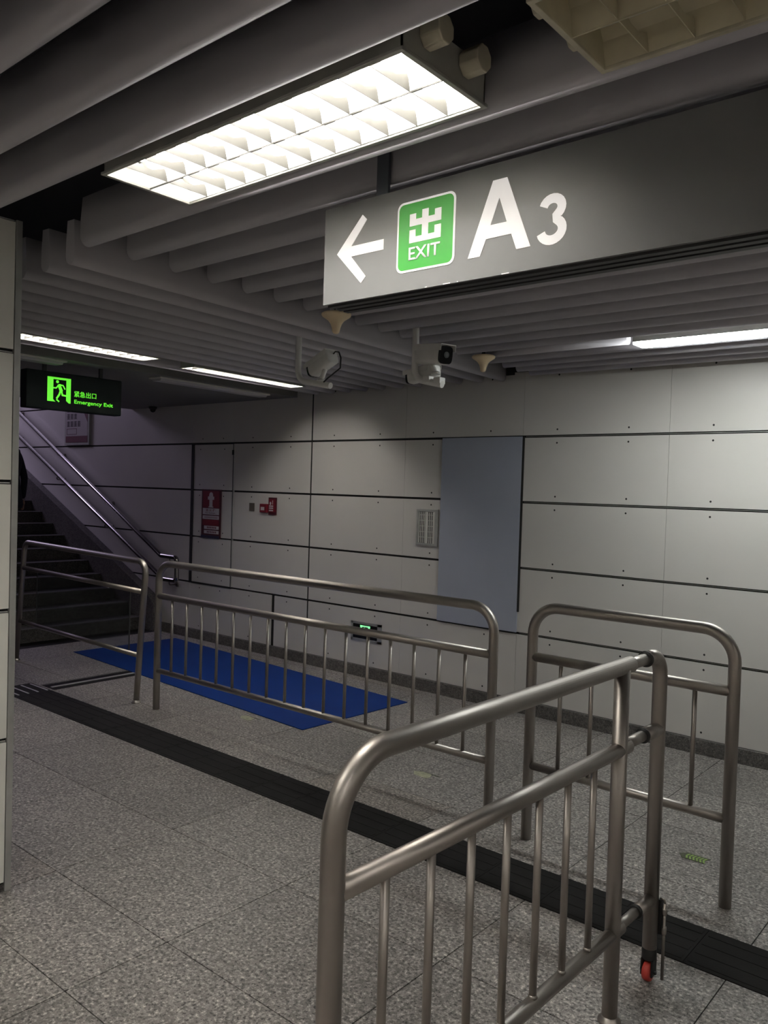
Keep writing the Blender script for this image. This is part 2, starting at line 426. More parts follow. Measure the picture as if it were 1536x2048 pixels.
def baffle_mesh(p0, p1):
    """blade with a rounded lower edge from p0 to p1 (underside points)"""
    p0, p1 = Vector(p0), Vector(p1); d = (p1-p0).normalized(); s = Vector((-d.y, d.x, 0))
    hw = .030; H = .175; prof = [(-hw*.75, H), (-hw*.97, .09)]
    for k in range(9):
        a = PI+PI*k/8; prof.append((hw*math.cos(a), .034+.034*math.sin(a)))
    prof += [(hw*.97, .09), (hw*.75, H)]
    mb = MB(); A = [mb.bm.verts.new(p0+s*u+Vector((0,0,v))) for u, v in prof]; B = [mb.bm.verts.new(p1+s*u+Vector((0,0,v))) for u, v in prof]
    n = len(prof)
    mb._tag([mb.bm.faces.new((A[i], A[(i+1)%n], B[(i+1)%n], B[i])) for i in range(n)], 'baffle', True)
    mb._tag([mb.bm.faces.new(A), mb.bm.faces.new(B[::-1])], 'baffle')
    return mb
def baffles():
    GX = 'grey ceiling baffles running along the wall'; GY = 'grey ceiling baffles running towards the wall'
    k = 0
    for n in range(19, -6, -1):
        y = 1.585+.2*n
        if y > 5.33: continue
        if abs(y-1.385) < .02: continue
        xa = -2.80-.06*(y-1.585); nm = NUM[k]; k += 1
        if abs(y-4.385) < .02:
            tag(baffle_mesh((xa, y, CZ), (-1.93, y, CZ)).build('ceiling_baffle'), 'short grey ceiling baffle ending at the lit strip light, '+nm+' out from the panelled wall', 'ceiling baffle', GX)
            continue
        tag(baffle_mesh((xa, y, CZ), (1.6, y, CZ)).build('ceiling_baffle'), 'long grey rounded ceiling baffle running along the wall, '+nm+' out from the panelled wall', 'ceiling baffle', GX)
    for i in range(11):
        xw = -3.356-.2*i
        f = lambda y: xw+.075*(5.355-y)
        segs = [(1.67, 5.35)]
        if i == 9: segs = [(1.67, 2.04), (4.93, 5.35)]
        for a, b in segs:
            t = 'grey ceiling baffle running towards the wall, '+NUM[i]+' from the lengthwise ones'
            if i == 9: t = ('short '+t+', near the column' if a < 2 else 'short '+t+', beside the wall')
            tag(baffle_mesh((f(a), a, CZ), (f(b), b, CZ)).build('ceiling_baffle'), t, 'ceiling baffle', GY)
baffles()

# ---------------------------------------------------------------- lights
def louvre_light(label, cx, cy, z, L, W, rot, cells, lit=True, rows=2, old=False, holders=True, group='louvred fluorescent ceiling lights', bh=.034, tube='tube_on'):
    t = thing('ceiling_light', (cx, cy, z), label, 'ceiling light', group)
    t.rotation_euler = (0, 0, rot)
    refl = 'reflector_old' if old else 'reflector'; fr = 'cream' if old else 'frame'
    def B():
        m = MB(); m.local = True; return m
    H = .085; x, y = L/2, W/2; e = .012
    m = B()      # housing
    m.box(-x+.006, -x+.010, -y+.006, y-.006, .004, H, fr); m.box(x-.010, x-.006, -y+.006, y-.006, .004, H, fr)
    m.box(-x+.006, x-.006, -y+.006, -y+.010, .004, H, fr); m.box(-x+.006, x-.006, y-.010, y-.006, .004, H, fr)
    m.box(-x+.006, x-.006, -y+.006, y-.006, H, H+.004, fr); m.build('housing', t)
    m = B()      # flange
    m.box(-x, x, -y, -y+e, 0, .008, fr); m.box(-x, x, y-e, y, 0, .008, fr); m.box(-x, -x+e, -y+e, y-e, 0, .008, fr); m.box(x-e, x, -y+e, y-e, 0, .008, fr)
    m.build('flange', t, .0015)
    rw = (W-2*e)/rows
    for r in range(rows):
        yc = -y+e+rw*(r+.5)
        m = B()  # trough reflector with sloping sides
        a, b = -x+e, x-e
        s0, s1 = yc-rw/2+.002, yc+rw/2-.002
        pr = [(s0, .006), (s0+.012, .05), (yc-.035 if rw > .1 else yc-.02, H-.006), (yc+.035 if rw > .1 else yc+.02, H-.006), (s1-.012, .05), (s1, .006)]
        for i in range(5):
            (u0, v0), (u1, v1) = pr[i], pr[i+1]
            m.poly([(a, u0, v0), (b, u0, v0), (b, u1, v1), (a, u1, v1)], refl)
        m.poly([(a, u, v) for u, v in pr], refl); m.poly([(b, u, v) for u, v in pr], refl)
        m.build('reflector', t)
        m = B(); m.cyl((-x+.075 if lit else -x+.03, yc, .058), (x-.02, yc, .058), .012, tube if lit else 'tube_off', 10)
        m.build('fluorescent_tube', t)
        if lit:
            m = B(); m.cyl((-x+.012, yc, .058), (-x+.0745, yc, .058), .0125, 'alu', 12); m.build('tube_end_cap', t)
        cw = (L-2*e)/cells
        for c in range(1, cells):
            xx = a+cw*c; m = B()
            bm_ = refl if old else 'blade'
            m.box(xx-.0009, xx+.0009, s0+.001, s1-.001, .005, .005+bh*.55, bm_)
            for sg in (-1, 1):
                m.poly([(xx-.0009, yc+sg*(rw/2-.004), .005+bh*.55), (xx-.0009, yc+sg*.018, .005+bh*.55), (xx-.0009, yc+sg*(rw/2-.014), .005+bh)], bm_, (.0018, 0, 0))
            m.build('louvre_blade', t)
    if rows == 2:
        m = B(); m.box(-x+e, x-e, -.0016, .0016, .003, .03, refl if old else 'blade'); m.build('divider', t)
    if holders:
        for sg in (-1, 1):
            m = B(); yc = sg*W*.225
            pr = [(yc+.026*math.cos(PI/8+k*PI/4)*1.05, .062+.030*math.sin(PI/8+k*PI/4)) for k in range(8)]
            m.poly([(x-.006, u, v) for u, v in pr], 'cream', (.050, 0, 0)); m.build('lamp_holder', t, .003)
        if old:
            for sg in (-1, 1):
                m = B(); yc = sg*W*.225
                pr = [(yc+.026*math.cos(PI/8+k*PI/4)*1.05, .05+.030*math.sin(PI/8+k*PI/4)) for k in range(8)]
                m.poly([(-x+.006, u, v) for u, v in pr], 'cream', (-.035, 0, 0)); m.build('lamp_holder', t, .003)
    return t
louvre_light('brightly lit twin-tube louvred light nearest the viewer, above the grey exit sign', -1.567, 1.382, 2.507, 1.085, .305, 0, 12)
louvre_light('unlit yellowed louvred light in the top right corner', -.165, 1.397, 2.507, 1.19, .305, 0, 13, lit=False, old=True)
RY = math.radians(90)+math.atan(.075)
louvre_light('lit louvred light cut off by the column, above the green emergency exit sign', -4.885, 2.695, 2.506, 1.20, .20, RY, 12, holders=False)
louvre_light('narrow lit ceiling light left of the security cameras, in line with the column light', -5.045, 4.245, 2.506, 1.22, .17, RY, 12, rows=1, holders=False, tube='tube_boosted')
def batten(label, cx, cy, L):
    t = thing('ceiling_light', (cx, cy, 2.5), label, 'ceiling light', 'unlit ceiling battens'); t.rotation_euler = (0, 0, RY)
    m = MB(); m.local = True; m.box(-L/2, L/2, -.075, .075, -.012, 0, 'white_metal'); m.build('housing', t, .002)
    m = MB(); m.local = True; m.poly([(-L/2+.02, -.06, -.012), (-L/2+.02, .06, -.012), (-L/2+.02, .045, -.03), (-L/2+.02, -.045, -.03)], 'print_white', (L-.04, 0, 0)); m.build('diffuser', t, .002)
batten('unlit pale ceiling batten behind the emergency exit sign, partly behind the column', -5.52, 2.37, 1.2)
batten('unlit pale ceiling batten between the emergency exit sign and the wall', -5.69, 4.42, 1.25)
for (x, y) in ((-2.05, .08), (.6, -.35), (-2.8, -1.9), (-.9, -1.9), (1.2, -1.9), (2.5, .6), (2.5, 2.6)):  # lights added out of view to brighten column, floor and walls
    louvre_light('added fill light outside the view, built as a twin-tube louvred ceiling light', x, y, 2.507, 1.2, .305, 0, 12)
def strip_light():
    t = thing('strip_light', (-1.27, 4.40, 2.505), 'slim lit strip light on the ceiling at the right, near the panelled wall', 'ceiling light')
    mb = MB(); mb.box(-1.885, -.66, 4.335, 4.485, 2.513, 2.58, 'frame'); mb.build('housing', t)
    mb = MB(); mb.poly([(-1.885, 4.345, 2.512), (-.66, 4.345, 2.512), (-.66, 4.475, 2.512), (-1.885, 4.475, 2.512)], 'opal_on', (0, 0, -.012)); mb.build('diffuser', t)
strip_light()

# ---------------------------------------------------------------- big exit sign
def exit_sign():
    Y = 1.74; t = thing('exit_sign', (-.3, Y+.06, 2.195), 'long grey hanging sign with white arrow, green exit square and A3', 'sign')
    mb = MB(); mb.box(-1.727, 1.2, Y, Y+.012, 2.196, 2.478, 'sign_face'); mb.build('front_panel', t)
    mb = MB(); mb.box(-1.722, 1.195, Y+.012, Y+.115, 2.20, 2.474, 'sign_edge'); mb.box(-1.727, 1.2, Y+.115, Y+.125, 2.196, 2.478, 'sign_face'); mb.build('case', t)
    mb = MB()
    for k in range(3): mb.box(-1.72, 1.195, Y+.014+.034*k, Y+.034+.034*k, 2.190, 2.200, 'sign_edge')
    mb.build('bottom_rail', t)
    f = Y-.0015; P = lambda u, v, d: Vector((u, f-d, v)); ex = (0, .0013, 0)
    pg = lambda L: [(u, f, v) for u, v in L]
    mb = MB(); mb.poly(pg([(-1.674,2.337),(-1.577,2.435),(-1.560,2.419),(-1.618,2.352),(-1.495,2.352),(-1.495,2.323),(-1.618,2.323),(-1.559,2.258),(-1.577,2.241)]), 'sign_white', ex)
    mb.build('arrow', t)
    def rr(x0, x1, z0, z1, r, n=6):
        out = []
        for cx, cz, a0 in ((x1-r, z1-r, 0), (x0+r, z1-r, 90), (x0+r, z0+r, 180), (x1-r, z0+r, 270)):
            for k in range(n+1):
                a = math.radians(a0+90*k/n); out.append((cx+r*math.cos(a), cz+r*math.sin(a)))
        return out
    mb = MB(); mb.poly(pg(rr(-1.446, -1.251, 2.246, 2.437, .02)), 'sign_white', ex); wp = mb.build('exit_square', t)
    mb = MB(); mb.poly([(u, f-.0006, v) for u, v in rr(-1.440, -1.257, 2.252, 2.431, .016)], 'sign_green', (0, .0005, 0)); lab(mb.build('green_field', wp), 'green square field')
    mb = MB(); g2 = f-.0014
    W_, Hh, x0, z0 = .106, .078, -1.402, 2.323
    for a, b, c, d in ((0, .2, .58, 1.0), (.8, 1, .58, 1.0), (.2, .4, .58, .80), (.6, .8, .58, .80), (.4, .6, 0, 1.08), (0, .2, 0, .45), (.8, 1, 0, .45), (.2, .4, 0, .20), (.6, .8, 0, .20)):
        mb.box(x0+a*W_, x0+b*W_, g2, g2+.0008, z0+c*Hh, z0+d*Hh, 'sign_white')
    mb.build('exit_character', wp)
    text_mesh('exit_lettering', 'EXIT', 'sign_white', -1.402, -1.297, 2.277, 2.311, lambda u, v, d: Vector((u, g2-d, v)), wp, .012)
    A = [(-1.208,2.251),(-1.138,2.435),(-1.097,2.435),(-1.025,2.253),(-1.064,2.252),(-1.080,2.293),(-1.154,2.292),(-1.171,2.251)]
    hole = [(-1.118,2.390),(-1.142,2.325),(-1.094,2.325)]
    mb = MB()   # the A as quads round its counter
    for q in ([A[0],A[1],hole[0],hole[1],A[6],A[7]], [A[1],A[2],hole[0]], [A[2],A[3],A[4],A[5],hole[2],hole[0]], [hole[1],hole[2],A[5],A[6]]):
        mb.poly(pg(q), 'sign_white', ex)
    mb.build('letter_a', t)
    mb = MB(); cl = []; cx = -.9685     # the 3 as one bent ribbon
    for k in range(15):
        a = math.radians(168-k*(168+62)/14); cl.append((cx+.0245*math.cos(a), 2.3352+.0215*math.sin(a)))
    for k in range(17):
        a = math.radians(62-k*(62+168)/16); cl.append((cx+.0285*math.cos(a), 2.2825+.0245*math.sin(a)))
    cl = [(u+(v-2.3075)*.02, v) for u, v in cl]; wd = .0112; L_ = []; R_ = []
    for k, (u, v) in enumerate(cl):
        a, b = cl[max(0, k-1)], cl[min(len(cl)-1, k+1)]; d = Vector((b[0]-a[0], b[1]-a[1])).normalized(); n = Vector((-d.y, d.x))*wd
        L_.append((u+n.x, f, v+n.y)); R_.append((u-n.x, f, v-n.y))
    for k in range(len(cl)-1):
        mb.poly([L_[k], L_[k+1], R_[k+1], R_[k]], 'sign_white')
        mb.poly([(p[0], p[1]+.0013, p[2]) for p in (L_[k], L_[k+1], R_[k+1], R_[k])], 'sign_white')
    mb.build('numeral_three', t)
    for xx in (-1.508, .8):
        mb = MB(); mb.box(xx-.021, xx+.021, Y+.001, Y+.011, 2.470, 2.95, 'post_hanger'); mb.build('hanger', t)
    # chipped lower edge where the light leaks out
    mb = MB()
    for a, b in ((-1.345, -1.338), (-1.285, -1.262), (-1.105, -1.083), (-1.24, -1.237)):
        mb.box(a, b, Y-.0008, Y, 2.1962, 2.1985, 'sign_white')
    mb.build('chipped_edge', t)
exit_sign()

# ---------------------------------------------------------------- emergency exit sign
def emergency_sign():
    X = -5.6; t = thing('emergency_exit_sign', (X-.04, 3.105, 2.155), 'black hanging sign with glowing green running figure and Emergency Exit lettering', 'sign')
    mb = MB(); mb.box(X-.09, X, 2.73, 3.48, 2.155, 2.425, 'em_case'); mb.build('case', t, .008)
    f = X+.0015; pg = lambda L: [(f, u, v) for u, v in L]; ex = (-.0013, 0, 0)
    mb = MB()
    for L in ([(2.884,2.388),(2.928,2.388),(2.928,2.229),(2.946,2.213),(2.884,2.213)], [(2.928,2.388),(3.062,2.388),(3.062,2.373),(2.928,2.373)],
              [(3.027,2.373),(3.062,2.373),(3.062,2.209),(3.048,2.209),(3.027,2.226)]): mb.poly(pg(L), 'em_green', ex)
    mb.build('door_symbol', t)
    mb = MB()
    def limb(pts, w):
        for (a, b), (c, d) in zip(pts[:-1], pts[1:]):
            v = Vector((c-a, d-b)); n = Vector((-v.y, v.x)).normalized()*w/2; e = v.normalized()*w*.25
            mb.poly(pg([(a-e.x+n.x, b-e.y+n.y), (c+e.x+n.x, d+e.y+n.y), (c+e.x-n.x, d+e.y-n.y), (a-e.x-n.x, b-e.y-n.y)]), 'em_green', ex)
    mb.poly(pg([(2.959+.011*math.cos(k*PI/8), 2.357+.011*math.sin(k*PI/8)) for k in range(16)]), 'em_green', ex)
    limb([(2.972,2.333),(2.988,2.295)], .024); limb([(2.968,2.333),(2.950,2.311),(2.930,2.311)], .009)
    limb([(2.972,2.337),(3.002,2.334),(3.017,2.309)], .009); limb([(2.984,2.298),(2.975,2.268),(2.956,2.238)], .013)
    limb([(2.990,2.298),(2.998,2.264),(3.032,2.261)], .012); limb([(2.955,2.229),(2.972,2.216)], .010)
    mb.build('running_figure', t)
    P = lambda u, v, d: Vector((f+d, u, v))
    text_mesh('chinese_lettering', '紧急出口', 'em_green', 3.088, 3.265, 2.262, 2.306, P, t, .010)
    text_mesh('english_lettering', 'Emergency Exit', 'em_green', 3.090, 3.405, 2.205, 2.242, P, t, .018)
    for yy in (2.883, 3.325):
        mb = MB(); mb.box(X-.056, X-.034, yy-.012, yy+.012, 2.42, 2.505, 'black'); mb.build('hanger', t)
emergency_sign()

# ---------------------------------------------------------------- railings
def base_flange(mb, x, y, r, m='steel'):
    mb.lathe((x, y, 0), [(r*1.5, 0), (r*1.45, .006), (r*1.08, .012), (r*1.02, .02)], m)
def railing(label, x0, x1, y0, y1, top, mid, low, nb, r=.025, rb=.010, bend=.13, flange=False, m='steel'):
    t = thing('railing', ((x0+x1)/2, (y0+y1)/2, 0), label, 'railing')
    L = lambda u: Vector((x0+(x1-x0)*u, y0+(y1-y0)*u, 0)); Z = lambda z: Vector((0, 0, z))
    mb = MB(); mb.sweep(arc_path([L(0), L(0)+Z(top-r), L(1)+Z(top-r), L(1)], bend, 10), r, m, 20); 
    if flange: base_flange(mb, x0, y0, r); base_flange(mb, x1, y1, r)
    lab(mb.build('hoop_frame', t), 'bent steel tube frame with rounded top corners')
    mb = MB(); mb.cyl(L(0)+Z(mid), L(1)+Z(mid), r*.9, m, 18); mb.build('middle_rail', t)
    mb = MB(); mb.cyl(L(0)+Z(low), L(1)+Z(low), r*.78, m, 16); mb.build('lower_rail', t)
    for k in range(nb):
        u = (k+1)/(nb+1); mb = MB(); mb.cyl(L(u)+Z(low), L(u)+Z(mid), rb, m, 12); mb.build('baluster', t)
    return t
railing('long stainless steel railing with sixteen upright bars standing in front of the blue mat', -5.032, -2.199, 3.463, 3.508, 1.071+.025, .831, .285, 16)
railing('short stainless steel railing nearest the panelled wall at the right', -1.925, -1.001, 3.418, 3.416, 1.122+.025, .879, .357, 5)
def front_railing():
    X = lambda y: -1.083+.018*y
    t = thing('railing', (-1.06, 1.9, 0), 'stainless steel railing closest to the viewer with a sliding end section on a red wheel', 'railing')
    V = lambda y, z: Vector((X(y), y, z)); y0, ym, y1 = 1.141, 2.413, 2.71; T = 1.123
    mb = MB(); mb.sweep(arc_path([V(y0, 0), V(y0, T), V(ym+.055, T)], .15, 12), .0255, 'steel', 28); base_flange(mb, X(y0), y0, .0255)
    lab(mb.build('top_rail', t), 'thick top tube that bends down into the near post')
    mb = MB(); mb.cyl(V(y0, .863), V(ym+.055, .863), .0235, 'steel', 24); mb.build('middle_rail', t)
    mb = MB(); mb.cyl(V(y0, .279), V(ym+.055, .279), .021, 'steel', 20); mb.build('lower_rail', t)
    mb = MB(); mb.cyl(V(ym, 0), V(ym, T), .0245, 'steel', 24); base_flange(mb, X(ym), ym, .0245); mb.build('end_post', t)
    for k in range(7):
        yy = y0+.159+.158*k*.995; mb = MB(); mb.cyl(V(yy, .279), V(yy, .863), .0105, 'steel', 14)
        mb.lathe((X(yy), yy, .279+.019), [(.0135, 0), (.0125, .004), (.0107, .008)], 'steel', 14); mb.build('baluster', t)
    # telescopic end section
    for z, r in ((T, .019), (.870, .018), (.285, .016)):
        mb = MB(); mb.cyl(V(ym, z), V(2.60, z), r, 'steel', 20); lab(mb.build('inner_tube', t), 'thinner tube sliding out of the rail')
        mb = MB(); mb.lathe((X(2.585), 2.585, z), [(r*.9, -.006), (r*1.38, -.005), (r*1.42, 0), (r*1.38, .005), (r*.9, .006)], 'black', 24, 'y'); lab(mb.build('black_ring', t), 'black plastic ring')
    e = MB(); e.sweep(arc_path([V(2.588, T), V(y1, T), V(y1, .115)], .075, 12), .0245, 'steel', 24)
    pp = e.build('gate_post', t)
    for z, r in ((.870, .0235), (.285, .0205)):
        mb = MB(); mb.cyl(V(2.588, z), V(y1, z), r, 'steel', 20); mb.build('sleeve', t)
    c = MB(); cx, cy = X(y1), y1
    c.lathe((cx, cy, .075), [(.022, 0), (.025, .006), (.025, .034), (.023, .042)], 'black', 20)
    c.box(cx-.021, cx-.015, cy-.022, cy+.018, .022, .08, 'black'); c.box(cx+.015, cx+.021, cy-.022, cy+.018, .022, .08, 'black')
    c.cyl((cx-.028, cy-.002, .034), (cx+.028, cy-.002, .034), .006, 'black', 10)
    cf = c.build('caster_fork', t, .002); 
    c = MB(); c.lathe((cx, cy-.002, .034), [(.024, -.014), (.031, -.012), (.0335, -.005), (.0335, .005), (.031, .012), (.024, .014)], 'red_wheel', 28, 'x'); lab(c.build('caster_wheel', cf), 'red wheel')
    b = MB(); bx = cx+.026; by = cy+.018
    b.box(bx-.006, bx+.008, by-.010, by+.010, .165, .285, 'black'); bb = lab(b.build('bolt_bracket', t, .002), 'black bolt bracket')
    b = MB(); b.cyl((bx+.016, by-.004, .012), (bx+.016, by-.004, .275), .0055, 'steel_dull', 12)
    b.sweep(arc_path([(bx+.016, by-.004, .275), (bx+.016, by-.004, .288), (bx, by-.004, .288)], .006, 5), .004, 'steel', 8)
    b.lathe((bx+.016, by-.004, .168), [(.0075, 0), (.009, .006), (.009, .022), (.0075, .028)], 'steel', 14)
    b.lathe((bx+.016, by-.004, .235), [(.0075, 0), (.009, .006), (.009, .018), (.0075, .024)], 'steel', 14)
    lab(b.build('drop_bolt', bb), 'thin steel drop bolt reaching down to the floor')
front_railing()
def left_railing():
    t = thing('railing', (-6.2, 3.48, 0), 'leaning steel railing with a clear acrylic sheet, between the column and the stairs', 'railing')
    V = lambda x, z: Vector((x, 3.50-.02*(x+7.27), z))
    mb = MB(); mb.sweep(arc_path([V(-7.274, 0), V(-7.14, 1.085), V(-5.19, 1.062), V(-5.285, 0)], .085, 9), .023, 'steel', 18)
    base_flange(mb, -7.274, V(-7.274, 0).y, .024); base_flange(mb, -5.285, V(-5.285, 0).y, .024); mb.build('hoop_frame', t)
    mb = MB(); mb.cyl(V(-7.17, .852), V(-5.21, .838), .019, 'steel_dull', 16); mb.build('middle_rail', t)
    mb = MB(); mb.cyl(V(-7.23, .365), V(-5.255, .357), .018, 'steel_dull', 16); mb.build('lower_rail', t)
    mb = MB(); a, b = V(-6.90, .372), V(-5.405, .372)
    mb.poly([a, b, V(-5.40, .84), V(-6.89, .85)], 'glass', (0, .005, 0)); lab(mb.build('acrylic_sheet', t), 'clear acrylic infill sheet')
    mb = MB()
    for x in (-6.90, -5.403): mb.box(x-.003, x+.003, V(x, 0).y-.002, V(x, 0).y+.007, .37, .84, 'sign_edge')
    lab(mb.build('sheet_edge', t), 'dark edges of the acrylic sheet')
left_railing()

# ---------------------------------------------------------------- blue mat, floor stickers
def mat_obj():
    mb = MB(); mb.poly([(-7.25, 4.045, .001), (-3.916, 3.862, .001), (-3.871, 4.955, .001), (-7.214, 5.187, .001)], 'mat_blue', (0, 0, .005))
    tag(mb.build('floor_mat', bevel=.001), 'bright blue rectangular mat on the floor behind the long railing', 'mat')
mat_obj()
def stickers():
    G = 'arrow stickers on the floor'
    t = thing('floor_sticker', (-1.255, 3.775, 0), 'green chevron arrow sticker on the floor behind the right-hand railing', 'floor sticker', G)
    sc = lambda L, z: [(-1.255+(x+1.245)*.74, 3.775+(y-3.775)*.85, z) for x, y in L]
    mb = MB(); mb.poly(sc([(-1.335, 3.785), (-1.295, 3.735), (-1.165, 3.742), (-1.18, 3.775), (-1.15, 3.82), (-1.29, 3.822)], .0006), 'arrow_dark', (0, 0, .0008)); mb.build('backing', t)
    mb = MB()
    for k in range(6):
        x = -1.292+.021*k
        mb.poly(sc([(x, 3.780), (x+.012, 3.780), (x+.026, 3.748), (x+.014, 3.748)], .0016), 'arrow_green', (0, 0, .0004))
        mb.poly(sc([(x, 3.780), (x+.012, 3.780), (x+.022, 3.810), (x+.010, 3.810)], .0016), 'arrow_green', (0, 0, .0004))
    mb.build('chevrons', t)
    for x, y, l in ((-2.80, 3.765, 'worn pale arrow sticker on the floor near the right post of the long railing'), (-4.39, 3.79, 'torn pale sticker scrap on the floor between the long railing and the blue mat')):
        t = thing('floor_sticker', (x, y, 0), l, 'floor sticker', G)
        mb = MB(); mb.poly([(x-.085, y+.01, .0006), (x-.05, y-.035, .0006), (x+.045, y-.038, .0006), (x+.05, y-.01, .0006), (x+.03, y+.03, .0006), (x-.04, y+.035, .0006)], 'sticker_pale', (0, 0, .0008)); mb.build('print', t)
        mb = MB(); mb.poly([(x-.06, y+.036, .0005), (x+.09, y+.04, .0005), (x+.07, y+.028, .0005), (x-.05, y+.03, .0005)], 'arrow_dark', (0, 0, .0008)); mb.build('torn_edge', t)
stickers()

# ---------------------------------------------------------------- things on the wall
def wall_things():
    F = WY
    t = thing('blank_board', (-3.52, F, .6), 'tall blank blue-grey sheet covering three rows of wall panels', 'board')
    mb = MB(); mb.box(-3.898, -3.156, F-.016, F-.001, .603, 2.084, 'blank_blue'); mb.build('sheet', t, .001)
    mb = MB(); mb.box(-3.155, -3.143, F-.014, F, .76, 2.084, 'gap'); lab(mb.build('edge_gap', t), 'dark right edge')
    t = thing('vent_grille', (-4.03, F, 1.2), 'grey metal vent grille with two columns of slots left of the blank board', 'vent')
    mb = MB(); x0, x1, z0, z1 = -4.140, -3.922, 1.20, 1.503
    mb.box(x0, x1, F-.014, F, z0, z0+.022, 'alu'); mb.box(x0, x1, F-.014, F, z1-.022, z1, 'alu'); mb.box(x0, x0+.02, F-.014, F, z0+.022, z1-.022, 'alu'); mb.box(x1-.03, x1, F-.014, F, z0+.022, z1-.022, 'alu')
    mb.build('frame', t, .001)
    mb = MB(); mb.box(x0+.02, x1-.03, F-.004, F-.001, z0+.022, z1-.022, 'gap'); mb.build('backing', t)
    mb = MB()
    for k in range(4):
        for c in (0, 1):
            xx = x0+.024+.087*c+.0185*k; mb.box(xx, xx+.0065, F-.012, F-.002, z0+.024, z1-.024, 'white_metal')
    mb.box(x0+.094, x0+.112, F-.013, F-.002, z0+.022, z1-.022, 'white_metal'); mb.box(x1-.044, x1-.03, F-.013, F-.002, z0+.022, z1-.022, 'white_metal')
    for k in range(1, 6): mb.box(x0+.02, x1-.03, F-.008, F-.003, z0+.022+.046*k, z0+.027+.046*k, 'white_metal')
    mb.build('slats', t)
    # hydrant notice
    t = thing('hydrant_notice', (-6.87, F, 1.09), 'tall red and white fire hydrant notice on the cupboard door', 'sign')
    x0, x1 = -7.032, -6.708
    mb = MB(); mb.box(x0, x1, F-.007, F-.001, 1.090, 1.600, 'red_dark'); mb.build('board', t, .001)
    mb = MB(); mb.box(x0, x1-.02, F-.010, F-.007, 1.087, 1.118, 'print_navy'); mb.build('navy_strip', t)
    def pr(a, b, c, d, m, k=0): q = MB(); q.box(a, b, F-.0085-.0006*k, F-.007-.0005*k, c, d, m); return q
    pr(x0+.022, x1-.03, 1.407, 1.585, 'red').build('red_field', t)
    q = MB(); c = (x0+x1)/2-.004; f0, f1 = F-.0095, F-.0085
    q.box(c-.040, c+.040, f0, f1, 1.410, 1.420, 'print_white'); q.box(c-.026, c+.026, f0, f1, 1.420, 1.50, 'print_white')
    q.box(c-.052, c+.052, f0, f1, 1.492, 1.526, 'print_white'); q.box(c-.032, c+.032, f0, f1, 1.526, 1.545, 'print_white')
    q.poly([(c+.030*math.cos(k*PI/8), f0, 1.545+.026*math.sin(k*PI/8)) for k in range(9)], 'print_white', (0, .001, 0)); q.build('hydrant_symbol', t)
    wb = pr(x0+.022, x1-.03, 1.335, 1.402, 'print_white').build('white_band', t)
    pr(x0+.022, x1-.03, 1.287, 1.325, 'print_white').build('white_band', t)
    pr(x0+.022, x1-.03, 1.222, 1.283, 'red').build('red_band', t)
    for z in (1.182, 1.135):
        pr(x0+.05, x1-.03, z, z+.035, 'print_white').build('white_band', t)
    P = lambda u, v, d: Vector((u, F-.0088-d, v))
    text_mesh('red_lettering', '消 火 栓', 'red', x0+.07, x1-.09, 1.366, 1.397, P, wb, .01, .0004)
    text_mesh('small_lettering', 'Fire hydrant', 'red_dark', x0+.07, x1-.09, 1.343, 1.360, P, wb, .01, .0004)
    q = MB(); rn = random.Random(3)
    for z in (1.187, 1.140):
        x = x0+.10
        for _ in range(6): q.box(x, x+.017, F-.0092, F-.0086, z+.004, z+.022, 'print_maroon'); x += .027
    q.box(x0+.05, x1-.05, F-.0092, F-.0086, 1.300, 1.304, 'print_maroon'); q.box(x0+.05, x1-.05, F-.0092, F-.0086, 1.310, 1.313, 'print_maroon')
    lab(q.build('fine_print', t), 'rows of small illegible characters')
    # small fittings
    mb = MB(); mb.box(-6.268, -6.190, F-.006, F-.001, 1.400, 1.480, 'grey_plate'); tag(mb.build('blank_plate', bevel=.002), 'small dark square blank plate left of the red alarm box', 'plate')
    t = thing('alarm_call_point', (-6.03, F, 1.39), 'small red fire alarm box with a white window', 'alarm box')
    mb = MB(); mb.box(-6.082, -5.985, F-.032, F-.001, 1.392, 1.478, 'red'); mb.build('box', t, .004)
    mb = MB(); mb.box(-6.062, -6.012, F-.034, F-.032, 1.415, 1.447, 'print_white'); mb.build('window', t)
    t = thing('alarm_notice', (-5.92, F, 1.37), 'small upright red fire alarm notice beside the red box', 'sign')
    mb = MB(); mb.box(-5.975, -5.864, F-.012, F-.001, 1.374, 1.543, 'red_dark'); mb.box(-5.968, -5.87, F-.0126, F-.012, 1.40, 1.53, 'red'); mb.build('board', t, .002)
    mb = MB()
    for z in (1.453, 1.433, 1.410): mb.box(-5.965, -5.905, F-.0134, F-.0126, z, z+.012, 'print_white')
    mb.poly([(-5.945+.012*math.cos(k*PI/6), F-.0134, 1.485+.016*math.sin(k*PI/6)) for k in range(12)], 'print_white', (0, .0008, 0))
    mb.box(-5.917, -5.909, F-.0134, F-.0126, 1.475, 1.515, 'print_white'); mb.build('print', t)
    # low exit lamp
    t = thing('low_exit_light', (-4.66, F, .31), 'low recessed exit light in a steel frame, seen through the long railing', 'exit light')
    x0, x1, z0, z1 = -4.845, -4.487, .312, .482
    mb = MB(); mb.box(x0, x1, F-.006, F-.001, z0, z0+.022, 'alu'); mb.box(x0, x1, F-.006, F-.001, z1-.022, z1, 'alu'); mb.box(x0, x0+.022, F-.006, F-.001, z0, z1, 'alu'); mb.box(x1-.05, x1, F-.006, F-.001, z0, z1, 'alu')
    mb.build('frame', t, .001)
    mb = MB(); mb.box(x0+.022, x1-.05, F-.004, F-.001, z0+.022, z1-.022, 'black_gloss'); mb.build('panel', t)
    mb = MB(); a, b, c, d = -4.735, -4.622, .375, .452
